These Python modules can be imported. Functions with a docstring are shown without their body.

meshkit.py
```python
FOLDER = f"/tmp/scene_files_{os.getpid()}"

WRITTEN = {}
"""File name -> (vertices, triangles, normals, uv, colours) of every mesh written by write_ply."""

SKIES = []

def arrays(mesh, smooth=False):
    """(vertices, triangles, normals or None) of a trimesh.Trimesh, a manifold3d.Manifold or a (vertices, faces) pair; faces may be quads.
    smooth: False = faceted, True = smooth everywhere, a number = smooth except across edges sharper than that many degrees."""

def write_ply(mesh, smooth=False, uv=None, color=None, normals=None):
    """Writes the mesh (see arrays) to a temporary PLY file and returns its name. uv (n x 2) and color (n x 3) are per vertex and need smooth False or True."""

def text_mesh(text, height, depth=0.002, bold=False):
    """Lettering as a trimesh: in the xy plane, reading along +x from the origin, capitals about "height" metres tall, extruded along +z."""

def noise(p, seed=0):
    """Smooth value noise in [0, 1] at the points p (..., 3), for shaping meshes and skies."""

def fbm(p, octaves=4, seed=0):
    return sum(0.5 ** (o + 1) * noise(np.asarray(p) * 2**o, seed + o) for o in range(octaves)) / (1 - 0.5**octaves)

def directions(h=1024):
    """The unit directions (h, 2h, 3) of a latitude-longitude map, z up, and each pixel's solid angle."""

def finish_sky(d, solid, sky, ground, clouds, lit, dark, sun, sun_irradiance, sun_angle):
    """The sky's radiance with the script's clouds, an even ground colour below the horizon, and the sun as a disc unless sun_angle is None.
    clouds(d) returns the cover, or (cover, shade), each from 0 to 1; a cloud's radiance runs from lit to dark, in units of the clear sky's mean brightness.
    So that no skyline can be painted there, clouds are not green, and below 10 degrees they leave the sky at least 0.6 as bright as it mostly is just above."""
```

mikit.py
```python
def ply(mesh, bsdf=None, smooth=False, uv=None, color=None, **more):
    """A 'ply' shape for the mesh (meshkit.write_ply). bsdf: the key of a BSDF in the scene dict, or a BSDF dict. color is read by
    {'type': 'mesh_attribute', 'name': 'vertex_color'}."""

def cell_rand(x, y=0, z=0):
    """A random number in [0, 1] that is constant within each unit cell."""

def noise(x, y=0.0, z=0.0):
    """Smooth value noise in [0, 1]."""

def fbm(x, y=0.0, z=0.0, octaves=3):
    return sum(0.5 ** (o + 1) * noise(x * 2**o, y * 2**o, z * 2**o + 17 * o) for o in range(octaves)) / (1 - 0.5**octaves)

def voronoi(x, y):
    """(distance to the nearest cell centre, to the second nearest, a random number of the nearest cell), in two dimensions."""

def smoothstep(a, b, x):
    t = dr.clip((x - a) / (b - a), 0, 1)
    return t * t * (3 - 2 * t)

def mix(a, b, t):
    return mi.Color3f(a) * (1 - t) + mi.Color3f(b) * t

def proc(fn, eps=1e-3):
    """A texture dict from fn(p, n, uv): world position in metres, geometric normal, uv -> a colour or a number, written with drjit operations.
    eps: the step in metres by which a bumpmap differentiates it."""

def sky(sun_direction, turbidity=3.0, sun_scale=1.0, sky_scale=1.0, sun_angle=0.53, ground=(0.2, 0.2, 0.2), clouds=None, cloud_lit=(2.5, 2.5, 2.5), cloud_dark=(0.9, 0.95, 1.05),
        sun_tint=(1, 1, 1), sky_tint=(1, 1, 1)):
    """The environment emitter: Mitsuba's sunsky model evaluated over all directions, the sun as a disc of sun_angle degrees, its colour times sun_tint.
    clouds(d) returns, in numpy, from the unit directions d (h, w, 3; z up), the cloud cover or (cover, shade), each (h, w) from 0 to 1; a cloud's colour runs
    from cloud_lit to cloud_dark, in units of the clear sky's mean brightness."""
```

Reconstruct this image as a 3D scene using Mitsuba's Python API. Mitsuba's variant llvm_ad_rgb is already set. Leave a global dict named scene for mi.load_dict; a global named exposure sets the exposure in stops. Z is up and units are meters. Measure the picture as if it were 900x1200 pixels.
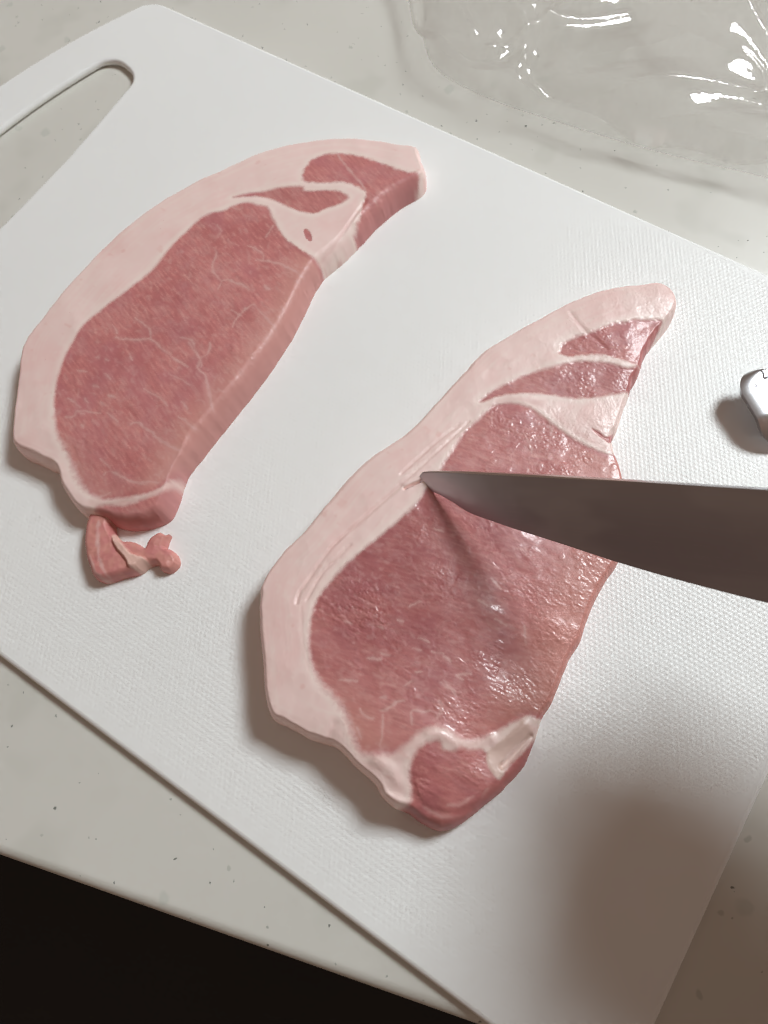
import math
import numpy as np
import trimesh, manifold3d, shapely
from shapely.geometry import Polygon
from scipy.spatial import cKDTree, Delaunay
import drjit as dr
import mitsuba as mi
import mikit, meshkit
from mikit import noise, fbm, voronoi, smoothstep, mix

# ------------------------------------------------------------------ camera, lamps, exposure
EYE = np.array([0.0, 0.0, 0.186])
FWD = np.array([-0.22282226, 0.26864311, -0.93711318])
UPV = np.array([-0.49885971, 0.79446199, 0.34636562])
exposure = -0.06
scene, labels = {}, {}
T = mi.ScalarTransform4f
scene['camera'] = dict(type='thinlens', fov=2 * math.degrees(math.atan(450 / 850)), fov_axis='x', near_clip=0.005, far_clip=20.0,
                       aperture_radius=0.0006, focus_distance=0.178,
                       to_world=T().look_at(origin=EYE.tolist(), target=(EYE + FWD).tolist(), up=UPV.tolist()))
# dim warm light bounced around the kitchen
scene['room_light'] = dict(type='constant', radiance={'type': 'rgb', 'value': [0.210, 0.150, 0.118]})
LAMP_C, LAMP_AIM = np.array([0.314, 0.989, 1.131]), np.array([-0.02, 0.07, 0.006])
LAMP_U = np.array([0.958, 0.287, 0.0])
LAMP_L, LAMP_W, LAMP_RAD = 0.37, 0.40, [40.5, 43.7, 44.5]

ZB = 0.006            # top of the board above the counter
rng = np.random.default_rng(7)


def rgb(*c):
    return {'type': 'rgb', 'value': list(c)}


def entry(key, mesh, bsdf, smooth=False, label=None, category=None, kind=None, group=None, **kw):
    scene[key] = mikit.ply(mesh, bsdf, smooth=smooth, **kw)
    say(key, label, category, kind, group)


def say(key, label=None, category=None, kind=None, group=None):
    d = {k: v for k, v in dict(label=label, category=category, kind=kind, group=group).items() if v}
    if d:
        labels[key] = d


def area_lamp():
    n = LAMP_AIM - LAMP_C; n /= np.linalg.norm(n)
    u = LAMP_U - n * (LAMP_U @ n); u /= np.linalg.norm(u)
    v = np.cross(n, u)
    M = np.eye(4); M[:3, 0], M[:3, 1], M[:3, 2], M[:3, 3] = u, v, n, LAMP_C
    scene['kitchen_lamp__diffuser'] = dict(type='rectangle', to_world=T(M @ np.diag([LAMP_L / 2, LAMP_W / 2, 1, 1])), bsdf={'type': 'diffuse', 'reflectance': rgb(.5, .5, .5)},
                                        emitter={'type': 'area', 'radiance': rgb(*LAMP_RAD)})
    box = trimesh.creation.box((LAMP_L + 0.05, LAMP_W + 0.05, 0.05))
    box.apply_translation([0, 0, -0.028]); box.apply_transform(M)
    scene['kitchen_lamp__housing'] = mikit.ply(box, 'white_paint')
    say('kitchen_lamp', 'white square lamp hanging above the wall side of the counter', 'lamp')


# ------------------------------------------------------------------ materials
scene['white_paint'] = dict(type='roughplastic', diffuse_reflectance=rgb(.75, .75, .72), alpha=0.2)


def board_bump(p, n, uv):
    k = 2 * math.pi / 0.00118
    x, y = p.x, p.y
    s = 0
    for a in (30, 90, 150):
        s = s + dr.cos(k * (x * math.cos(math.radians(a)) + y * math.sin(math.radians(a))))
    s = (s + 1.5) / 4.5
    m = smoothstep(-0.0312, -0.0300, y) * smoothstep(0.1725, 0.1713, y) * smoothstep(0.0652, 0.064, x) * smoothstep(-0.196, -0.186, x)
    return s * m + 0.12 * noise(x * 9000, y * 9000, p.z * 9000)


def board_col(p, n, uv):
    f = fbm(p.x * 25, p.y * 25, 3.0)
    return mix((.795, .805, .80), (.815, .82, .812), f)


scene['board_plastic'] = {'type': 'bumpmap', 'scale': 0.000065, 'arbitrary': mikit.proc(board_bump, eps=1e-4),
                          'bsdf': {'type': 'principled', 'base_color': mikit.proc(board_col), 'roughness': 0.42, 'specular': 0.45}}


def counter_col(p, n, uv):
    x, y = p.x, p.y
    base = mix((.585, .575, .53), (.645, .632, .588), fbm(x * 18, y * 18, 5.0))
    base = mix(base, (.535, .53, .48), smoothstep(.6, .8, fbm(x * 60 + 9, y * 60, 2.0)) * 0.5)
    for s, r, keep, dark, c in ((95.0, .046, .42, .9, (.13, .14, .12)), (140.0, .05, .42, .7, (.24, .26, .22)), (60.0, .07, .30, .5, (.36, .38, .33)), (45.0, .13, .30, .35, (.42, .45, .40))):
        wx, wy = x * s + .07 * noise(x * s * 9, y * s * 9), y * s + .07 * noise(x * s * 9 + 40, y * s * 9)
        d1, d2, w = voronoi(wx, wy)
        rr = r * (0.5 + w * 1.2)
        m = smoothstep(rr, rr * 0.45, d1) * dr.select(w < keep, 1.0, 0.0) * dark
        base = mix(base, c, m)
    return base


scene['counter_resin'] = {'type': 'principled', 'base_color': mikit.proc(counter_col), 'roughness': 0.35, 'specular': 0.45}
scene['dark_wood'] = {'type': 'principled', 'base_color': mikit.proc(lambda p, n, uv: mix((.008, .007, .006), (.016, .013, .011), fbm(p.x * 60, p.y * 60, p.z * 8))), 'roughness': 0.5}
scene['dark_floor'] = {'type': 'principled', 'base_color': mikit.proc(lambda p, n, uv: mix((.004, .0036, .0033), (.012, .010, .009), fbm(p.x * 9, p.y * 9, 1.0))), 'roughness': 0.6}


def lean_bump(p, n, uv):
    q = uv * 1000.0       # millimetres
    l, c = q.x * .95 + q.y * .1, q.y * .98 - q.x * .1        # along and across the fibres
    soft = noise(l * .3, c * .7, 3.0)
    a = noise(l * .8 + 3, c * 1.5, 11.0)
    b = noise(l * 1.9, c * 2.4, 23.0)
    patch = smoothstep(.52, .66, fbm(q.x * .10, q.y * .10, 7.3)) + .6 * smoothstep(.62, .80, noise(q.x * .45, q.y * .45, 31.0))
    # the wettest spots: the left rim of the front chop's loin, its lower end
    spot = dr.exp(-(dr.square(q.x + 31) + dr.square(q.y - 25)) / 50) + .8 * dr.exp(-(dr.square(q.x - 1) + dr.square(q.y + 3)) / 30)
    patch = .75 * patch + 1.3 * spot
    return .30 * soft + (.55 * a + .4 * b) * (.05 + .95 * patch)


def fat_bump(p, n, uv):
    q = uv * 1000.0
    return .5 * noise(q.x * .7, q.y * .7, 2.0) + .35 * noise(q.x * 2.1, q.y * 2.1, 9.0)


VC = {'type': 'mesh_attribute', 'name': 'vertex_color'}


def meat(bump, scale, rough, spec, coat, gloss):
    return {'type': 'bumpmap', 'scale': scale, 'arbitrary': mikit.proc(bump, eps=1.2e-4),
            'bsdf': {'type': 'principled', 'base_color': VC, 'roughness': rough, 'specular': spec, 'clearcoat': coat, 'clearcoat_gloss': gloss}}


scene['lean_meat_moist'] = meat(lean_bump, 0.00018, 0.5, 0.36, 0.22, 0.9)
scene['lean_meat_wet'] = meat(lean_bump, 0.00020, 0.48, 0.38, 0.9, 0.95)
scene['pork_fat_moist'] = meat(fat_bump, 0.00005, 0.5, 0.35, 0.2, 0.85)
scene['pork_fat_wet'] = meat(fat_bump, 0.00012, 0.42, 0.42, 0.4, 0.9)


def steel_rough(p, n, uv):
    return 0.16 + 0.12 * fbm(p.x * 300, p.y * 40, p.z * 300)


KP = np.array([-0.0374578, 0.0626842, 0.0175])          # knife tip, then its axes: along the blade, towards the spine, out of the near face
KU = np.array([0.78615034, 0.13785334, 0.60246501]); KV = np.array([-0.5315715, 0.64809521, 0.5453479]); KN = np.array([-0.31527666, -0.74897867, 0.58277918])


def on_blade(p):
    q = [p.x - KP[0], p.y - KP[1], p.z - KP[2]]
    return [1000 * (q[0] * a[0] + q[1] * a[1] + q[2] * a[2]) for a in (KU, KV, KN)]


def blade_col(p, n, uv):
    s, t, w = on_blade(p)
    smear = fbm(s * .05, t * .16, 4.0)
    c = mix((.30, .268, .295), (.42, .395, .41), smoothstep(-13, 0, t) * .7 + .5 * smoothstep(.45, .75, smear))
    c = mix(c, (.46, .435, .45), smoothstep(30, 95, s) * .3)
    scr = noise(s * .12 + t * .02, t * 26.0, 8.0)
    c = mix(c, (.48, .43, .42), smoothstep(.80, .95, scr) * .25)
    return mix(c, (.66, .62, .60), smoothstep(.05, .35, t))


scene['blade_steel'] = {'type': 'principled', 'base_color': mikit.proc(blade_col), 'metallic': 1.0, 'roughness': mikit.proc(steel_rough), 'specular': 0.5}
scene['utensil_steel'] = {'type': 'bumpmap', 'scale': 0.0002, 'arbitrary': mikit.proc(lambda p, n, uv: -smoothstep(.66, .8, fbm(p.x * 420, p.y * 420, p.z * 420)), eps=1e-4),
                          'bsdf': {'type': 'principled', 'base_color': rgb(.55, .55, .57), 'metallic': 1.0, 'roughness': 0.3}}
scene['handle_wood'] = {'type': 'principled', 'base_color': mikit.proc(lambda p, n, uv: mix((.05, .03, .02), (.10, .06, .035), fbm(p.x * 80, p.y * 400, p.z * 200))), 'roughness': 0.5}
scene['skin'] = {'type': 'principled', 'base_color': mikit.proc(lambda p, n, uv: mix((.52, .33, .25), (.60, .40, .31), fbm(p.x * 150, p.y * 150, p.z * 150))), 'roughness': 0.5}
scene['knit'] = {'type': 'principled', 'base_color': mikit.proc(lambda p, n, uv: mix((.03, .03, .035), (.05, .05, .055), noise(p.x * 900, p.y * 900, p.z * 900))), 'roughness': 0.9}
scene['clear_film'] = {'type': 'blendbsdf', 'weight': 0.05, 'film_sheet': {'type': 'thindielectric', 'int_ior': 1.52}, 'film_haze': {'type': 'twosided', 'nested': {'type': 'diffuse', 'reflectance': rgb(.8, .8, .8)}}}

# ------------------------------------------------------------------ shapes traced as plan outlines, in millimetres on the counter
CHOP_A = dict(
  T=[(-78.8,30.1,10),(-70.56,56.44,10),(-55.87,86.41,9),(-68.44,102.06,7),(-70.67,81.53,7.2),(-67.24,58.36,7.4),(-63.4,34.19,8),(-56.58,18.4,8.5),(-53.3,11.31,9),(-43.25,5.86,10.5),(-48.88,7.18,11),(-52.83,21.88,10.5),(-57.29,43.12,10),(-83.53,1.07,6)],
  outline=[(-146.13,118.54,2.2),(-141.14,128.61,2.2),(-132.59,139.18,2.2),(-121.8,148.21,2.2),(-111.96,153.07,2.2),(-104.27,155.52,2),(-99.67,157.21,2),(-97.47,157.04,2),(-95.48,154.58,2),(-91.85,151.57,2.5),(-90.51,149.44,2.5),(-90.35,146.41,3),(-92.82,140.29,4.2),(-95.12,131.08,4.2),(-96.15,120.19,4.2),(-97.11,111.8,4.2),(-98.54,104.72,4.2),(-98.19,98.8,4.2),(-96.29,90.76,4.2),(-94.69,82.41,4.2),(-93.77,72.2,4.2),(-93.26,60.75,4.2),(-93.32,52.75,4.2),(-93.46,44.24,4.2),(-93.29,39.75,4.2),(-93.31,31.76,2),(-92.34,28.51,2.2),(-90.4,23.61,2.4),(-89.57,19.46,2.6),(-90.48,17.09,2.6),(-93.09,13.93,2.6),(-98.57,10.5,2.6),(-102.47,9.85,2.2),(-105.5,8.6,2),(-107.94,7.83,2),(-110.76,7.89,2),(-114.62,9.06,2),(-118.58,10.81,2),(-122.52,13.29,2),(-127.12,12.81,2),(-130.43,12.46,2),(-134.03,11.81,2),(-136.8,11.97,2),(-139.6,14.51,2),(-143.33,19.16,2),(-149.06,26.68,2),(-154.81,34.19,2),(-156.94,38.64,2),(-157.92,46.95,2),(-158.84,56.8,2),(-158.96,72.21,2),(-158.05,84.94,2),(-155.63,96.3,2),(-150.35,110.93,2)],
  eye=[(-133.56,107.58),(-134.84,104.59),(-137.01,102.35),(-138.68,99.3),(-139.45,92.56),(-139.97,86.29),(-139.51,76.99),(-141.38,65.45),(-142.92,58.98),(-143.85,53.36),(-144.06,49.91),(-143.37,46.36),(-142.45,42.33),(-141.02,38.3),(-138.71,33.87),(-135.7,29.37),(-131.67,25.12),(-127.43,21.16),(-123.58,19.17),(-119.53,17.18),(-114.88,14.33),(-110.45,12.84),(-106.71,12.75),(-102.69,14.55),(-98.87,17.73),(-96,20.07),(-93.68,23.26),(-92.68,27.15),(-92.25,30.87),(-91.54,33.19),(-92.43,32.16),(-87.63,35.16),(-86.95,53.87),(-88.83,99.15),(-96.89,111.93),(-98.04,104.45),(-99.73,104.72),(-102.88,105.03),(-106.98,105.26),(-113.15,106.29),(-117.6,108.65),(-120.93,110.57),(-123.03,112.24),(-124.62,112.71),(-127.21,111.92),(-130.36,111.01)],
  flank=[(-104.97,10.62),(-104.38,11.73),(-99.15,14.89),(-95.17,19.06),(-92.58,22.96),(-91.66,26.94),(-92.32,30.84),(-92.63,32.04),(-82.38,15.42),(-96.9,6.26),(-104.95,9.66),(-104.89,9.27)],
  cap=[(-122.1,128.08),(-123,129.86),(-123.11,131.39),(-123.15,134.2),(-122.21,136.85),(-120.85,138.74),(-119,140.26),(-115.04,142.46),(-111.05,143.55),(-105.63,144.55),(-99.42,145.11),(-96.13,145.76),(-93.91,146.61),(-92.65,147.54),(-91.82,147.23),(-91.32,145.43),(-88.37,136.26),(-92.1,122.62),(-96.74,118.71),(-97.83,121.49),(-98.19,123.55),(-99.47,127.21),(-100.45,129.49),(-101.32,132.69),(-103.5,133.17),(-105.9,133.02),(-109.03,132.56),(-110.61,131.96),(-113.19,129.88),(-115.46,128.4),(-117.84,127.46),(-118.91,126.73),(-120.74,126.64)],
  mid=[(-135.48,110.37),(-132.43,113.8),(-129.12,116.69),(-126.33,119.83),(-122.48,122.84),(-119.29,124.57),(-118.09,123.76),(-116,124.82),(-113.98,126.26),(-111.25,127.95),(-108.55,128.91),(-105.19,128.61),(-105.39,127.14),(-106.11,125.31),(-107.43,123.26),(-108.86,121.24),(-110.36,118.38),(-112.59,117.21),(-114.59,116.53),(-116.86,116.22),(-119.57,116.1),(-121.99,115.99),(-124.74,115.8),(-128.3,114.7),(-131.67,112.78)],
  dot=[(-105.58,109.26),(-106.06,108.99),(-106.98,109.14),(-108.08,109.69),(-109.08,110.48),(-109.71,111.31),(-109.8,111.96),(-109.33,112.24),(-108.41,112.09),(-107.3,111.54),(-106.3,110.74),(-105.67,109.9)],
  veins=[(0.45,[(-128.91,92.32),(-127.15,90.97),(-125.54,87.98),(-122.85,84.94),(-119.49,83.91)]),
    (0.63,[(-119.49,83.91),(-117.22,85.27),(-113.51,85.75),(-110.52,85.45)]),
    (0.28,[(-119.15,83.73),(-118.23,80.23)]),
    (0.33,[(-120.66,98.11),(-116.64,98.27),(-113.94,96.44)]),
    (0.48,[(-115.6,95.02),(-113.74,96.17),(-110.61,97.36),(-105.76,97.97),(-101,97.81),(-98.5,97.11)]),
    (0.57,[(-117.56,62.77),(-114.92,63.16),(-111.26,61.36),(-108.44,59.76),(-106.65,57.82)]),
    (0.30,[(-108.61,59.99),(-107.93,62.97),(-109.52,65.5)]),
    (0.28,[(-107.04,73.11),(-108.18,76.01),(-107.66,79.34),(-106.56,82.36)]),
    (0.34,[(-106.56,82.36),(-103.14,81.19),(-97.48,79.74),(-95.18,77.48)]),
    (0.31,[(-133.16,99.62),(-130.53,98.27)]),
    (0.31,[(-117.79,103.5),(-118.17,105.88),(-118.34,108.44)]),
    (0.39,[(-107.97,89.03),(-105.86,88.79)]),
    (0.27,[(-111.01,77.66),(-108.24,77.44),(-107.26,77.42)]),
    (0.38,[(-115.31,56.19),(-113,56.09),(-110.74,55.61)]),
    (0.34,[(-134.04,107.31),(-131.31,107.48),(-130.29,108.98)]),
    (0.42,[(-121.71,57.22),(-118.04,56.78),(-113.76,56.25),(-109.75,55.98)]),
    (0.57,[(-114.57,62.29),(-109.95,60.49),(-108.26,59.53),(-107.32,57)]),
    (0.66,[(-107.32,57),(-103.64,55.99),(-100.33,52.94),(-95.11,48.71)]),
    (0.33,[(-108.75,60.61),(-107.76,62.73),(-109.34,65.26)]),
    (0.41,[(-115.91,44.56),(-111.09,44.5),(-106.74,43.41)]),
    (0.33,[(-112.92,51.85),(-109.14,51.83),(-105.49,51.63)]),
    (0.43,[(-102.07,42.79),(-97.14,42.27),(-93.82,43.75)]),
    (0.44,[(-110.6,35.02),(-106.85,35.16),(-101.62,34.27),(-96.42,34.99),(-92.4,35.58)]),
    (0.27,[(-104.74,46.54),(-101.67,45.5)]),
    (0.28,[(-99.39,21.62),(-97.17,23.45),(-94.55,24.85)]),
    (0.47,[(-133.12,52.68),(-128.1,55.01),(-124.22,57.8),(-120.26,57.08),(-115.87,56.5)]),
    (0.39,[(-124.22,57.8),(-128.42,60.36),(-133.06,60.87)]),
    (0.32,[(-136.98,55.51),(-133.68,54.16)]),
    (0.35,[(-126.48,50.61),(-124.4,49.76)]),
    (0.45,[(-115.91,44.56),(-111.09,44.5),(-106.92,43.64)]),
    (0.55,[(-112.1,33.69),(-110.99,35.1),(-107.03,35.38),(-101.97,34.7),(-98.81,34.77)]),
    (0.42,[(-128.59,26.11),(-126.94,27.59),(-127.48,28.95),(-123.56,30.9),(-121.25,32.08)]),
    (0.38,[(-131.66,30.67),(-129.41,30.78),(-127.41,30.39)]),
    (0.42,[(-128.09,33.07),(-126.26,32.89)]),
    (0.57,[(-128.13,42.3),(-125.68,41.41)]),
    (0.54,[(-128.57,37.94),(-126.88,37.96)]),
    (0.56,[(-122.96,37.71),(-120.7,37.8)]),
    (0.38,[(-126.06,29.22),(-124.86,29.35)]),
    (0.34,[(-123.46,34.7),(-121.46,34.3)]),
    (0.33,[(-119.75,33.05),(-115.39,32.54)]),
    (0.37,[(-123.81,26.99),(-122.45,26.55)]),
    (0.35,[(-134.2,44.91),(-133.3,45.09)]),
    (0.35,[(-131.67,46.06),(-130.12,46.29)]),
    (0.35,[(-135.97,38.9),(-133.32,39.85)]),
    (0.54,[(-108.69,18.8),(-107.55,20.39),(-101.59,21.06),(-96.88,23.1)]),
    (0.32,[(-107.55,20.39),(-109.58,21.67),(-112.74,21.81)]),
    (0.28,[(-105.83,13.19),(-104.26,15.77)])],
  seams=[(0.47,[(-117.53,140.82),(-112.87,138.02),(-107.34,135.88),(-101.46,133.1)]),
    (0.55,[(-97.84,131.66),(-94.52,129.97),(-92.48,126.84),(-93.13,123.15)])],
  sheets=[],
  pink=[(3.07,[(-106.56,11.51),(-102.02,13.74),(-98.13,16.83),(-95.47,19.56),(-92.6,23.67),(-91.94,30.49)])],
  grooves=[(0.69,-0.5,[(-90.94,32.83),(-92.13,37.61),(-92.48,41.64),(-92.94,46.24)]),
    (0.63,-0.5,[(-100.25,104.76),(-99.22,111.21),(-99.74,121.03),(-100.19,130.04)]),
    (0.57,-0.15,[(-105.1,10.79),(-99.58,15.42),(-95.36,19.08),(-92.21,26.58)])])
TAIL = dict(
  T=[(-50.47,5.52,10),(-59.26,4.26,9),(-72,0.92,7.5),(-75.61,-1.45,6.5),(-76.77,-1.75,5.5),(-79.29,6.28,4),(-77.12,9.99,3)],
  outline=[(-109.67,11.98,2),(-107.73,8.35,2),(-106.66,5.84,2),(-103.94,2.01,2),(-100.54,-0.91,2),(-96.58,-3.43,2),(-94.81,-4.01,2),(-92.6,-3.47,2),(-89.92,-0.1,2),(-86.63,3.65,2),(-85.64,6.05,2),(-84.23,7.5,1.5),(-82.07,6.97,1.5),(-79.92,8.2,1.5),(-79.5,10.68,1.5),(-81.33,12.42,1.5),(-83.6,12.75,1.5),(-85.02,12.39,1.2),(-86.01,14.37,0.8),(-86.48,15.87,0.5),(-86.95,15.02,0.8),(-88.82,15.05,1.5),(-89.79,13.03,1.5),(-89.9,11.02,1.5),(-89.45,9.38,1.2),(-90.96,9.49,1.2),(-93.43,9.08,1.5),(-95.54,7.92,1.5),(-97.05,7.84,1.5),(-99.3,8.44,1.5),(-100.81,9.95,2),(-101.7,11.92,2),(-104.76,14.93,2)],
  strip=[(-105.16,12.31),(-102.46,14.1),(-98.34,9.1),(-95.78,7.56),(-93.52,6.97),(-91.28,6.37),(-89.03,6.54),(-86.92,7.21),(-85.22,6.16),(-85.59,3.98),(-88.07,3.24),(-91.25,4.43),(-94.46,5.19),(-96.99,6.43),(-99.66,8.74)],
  veins=[(0.51,[(-103.33,8.38),(-99.46,3.54),(-96.23,0.56),(-91.41,-1.94)]),
    (0.41,[(-98.92,-0.11),(-94.22,-2.74),(-90.96,-2.51),(-88.01,0.6),(-85.32,4.2)])],
  seams=[],
  sheets=[],
  pink=[],
  grooves=[])
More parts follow.
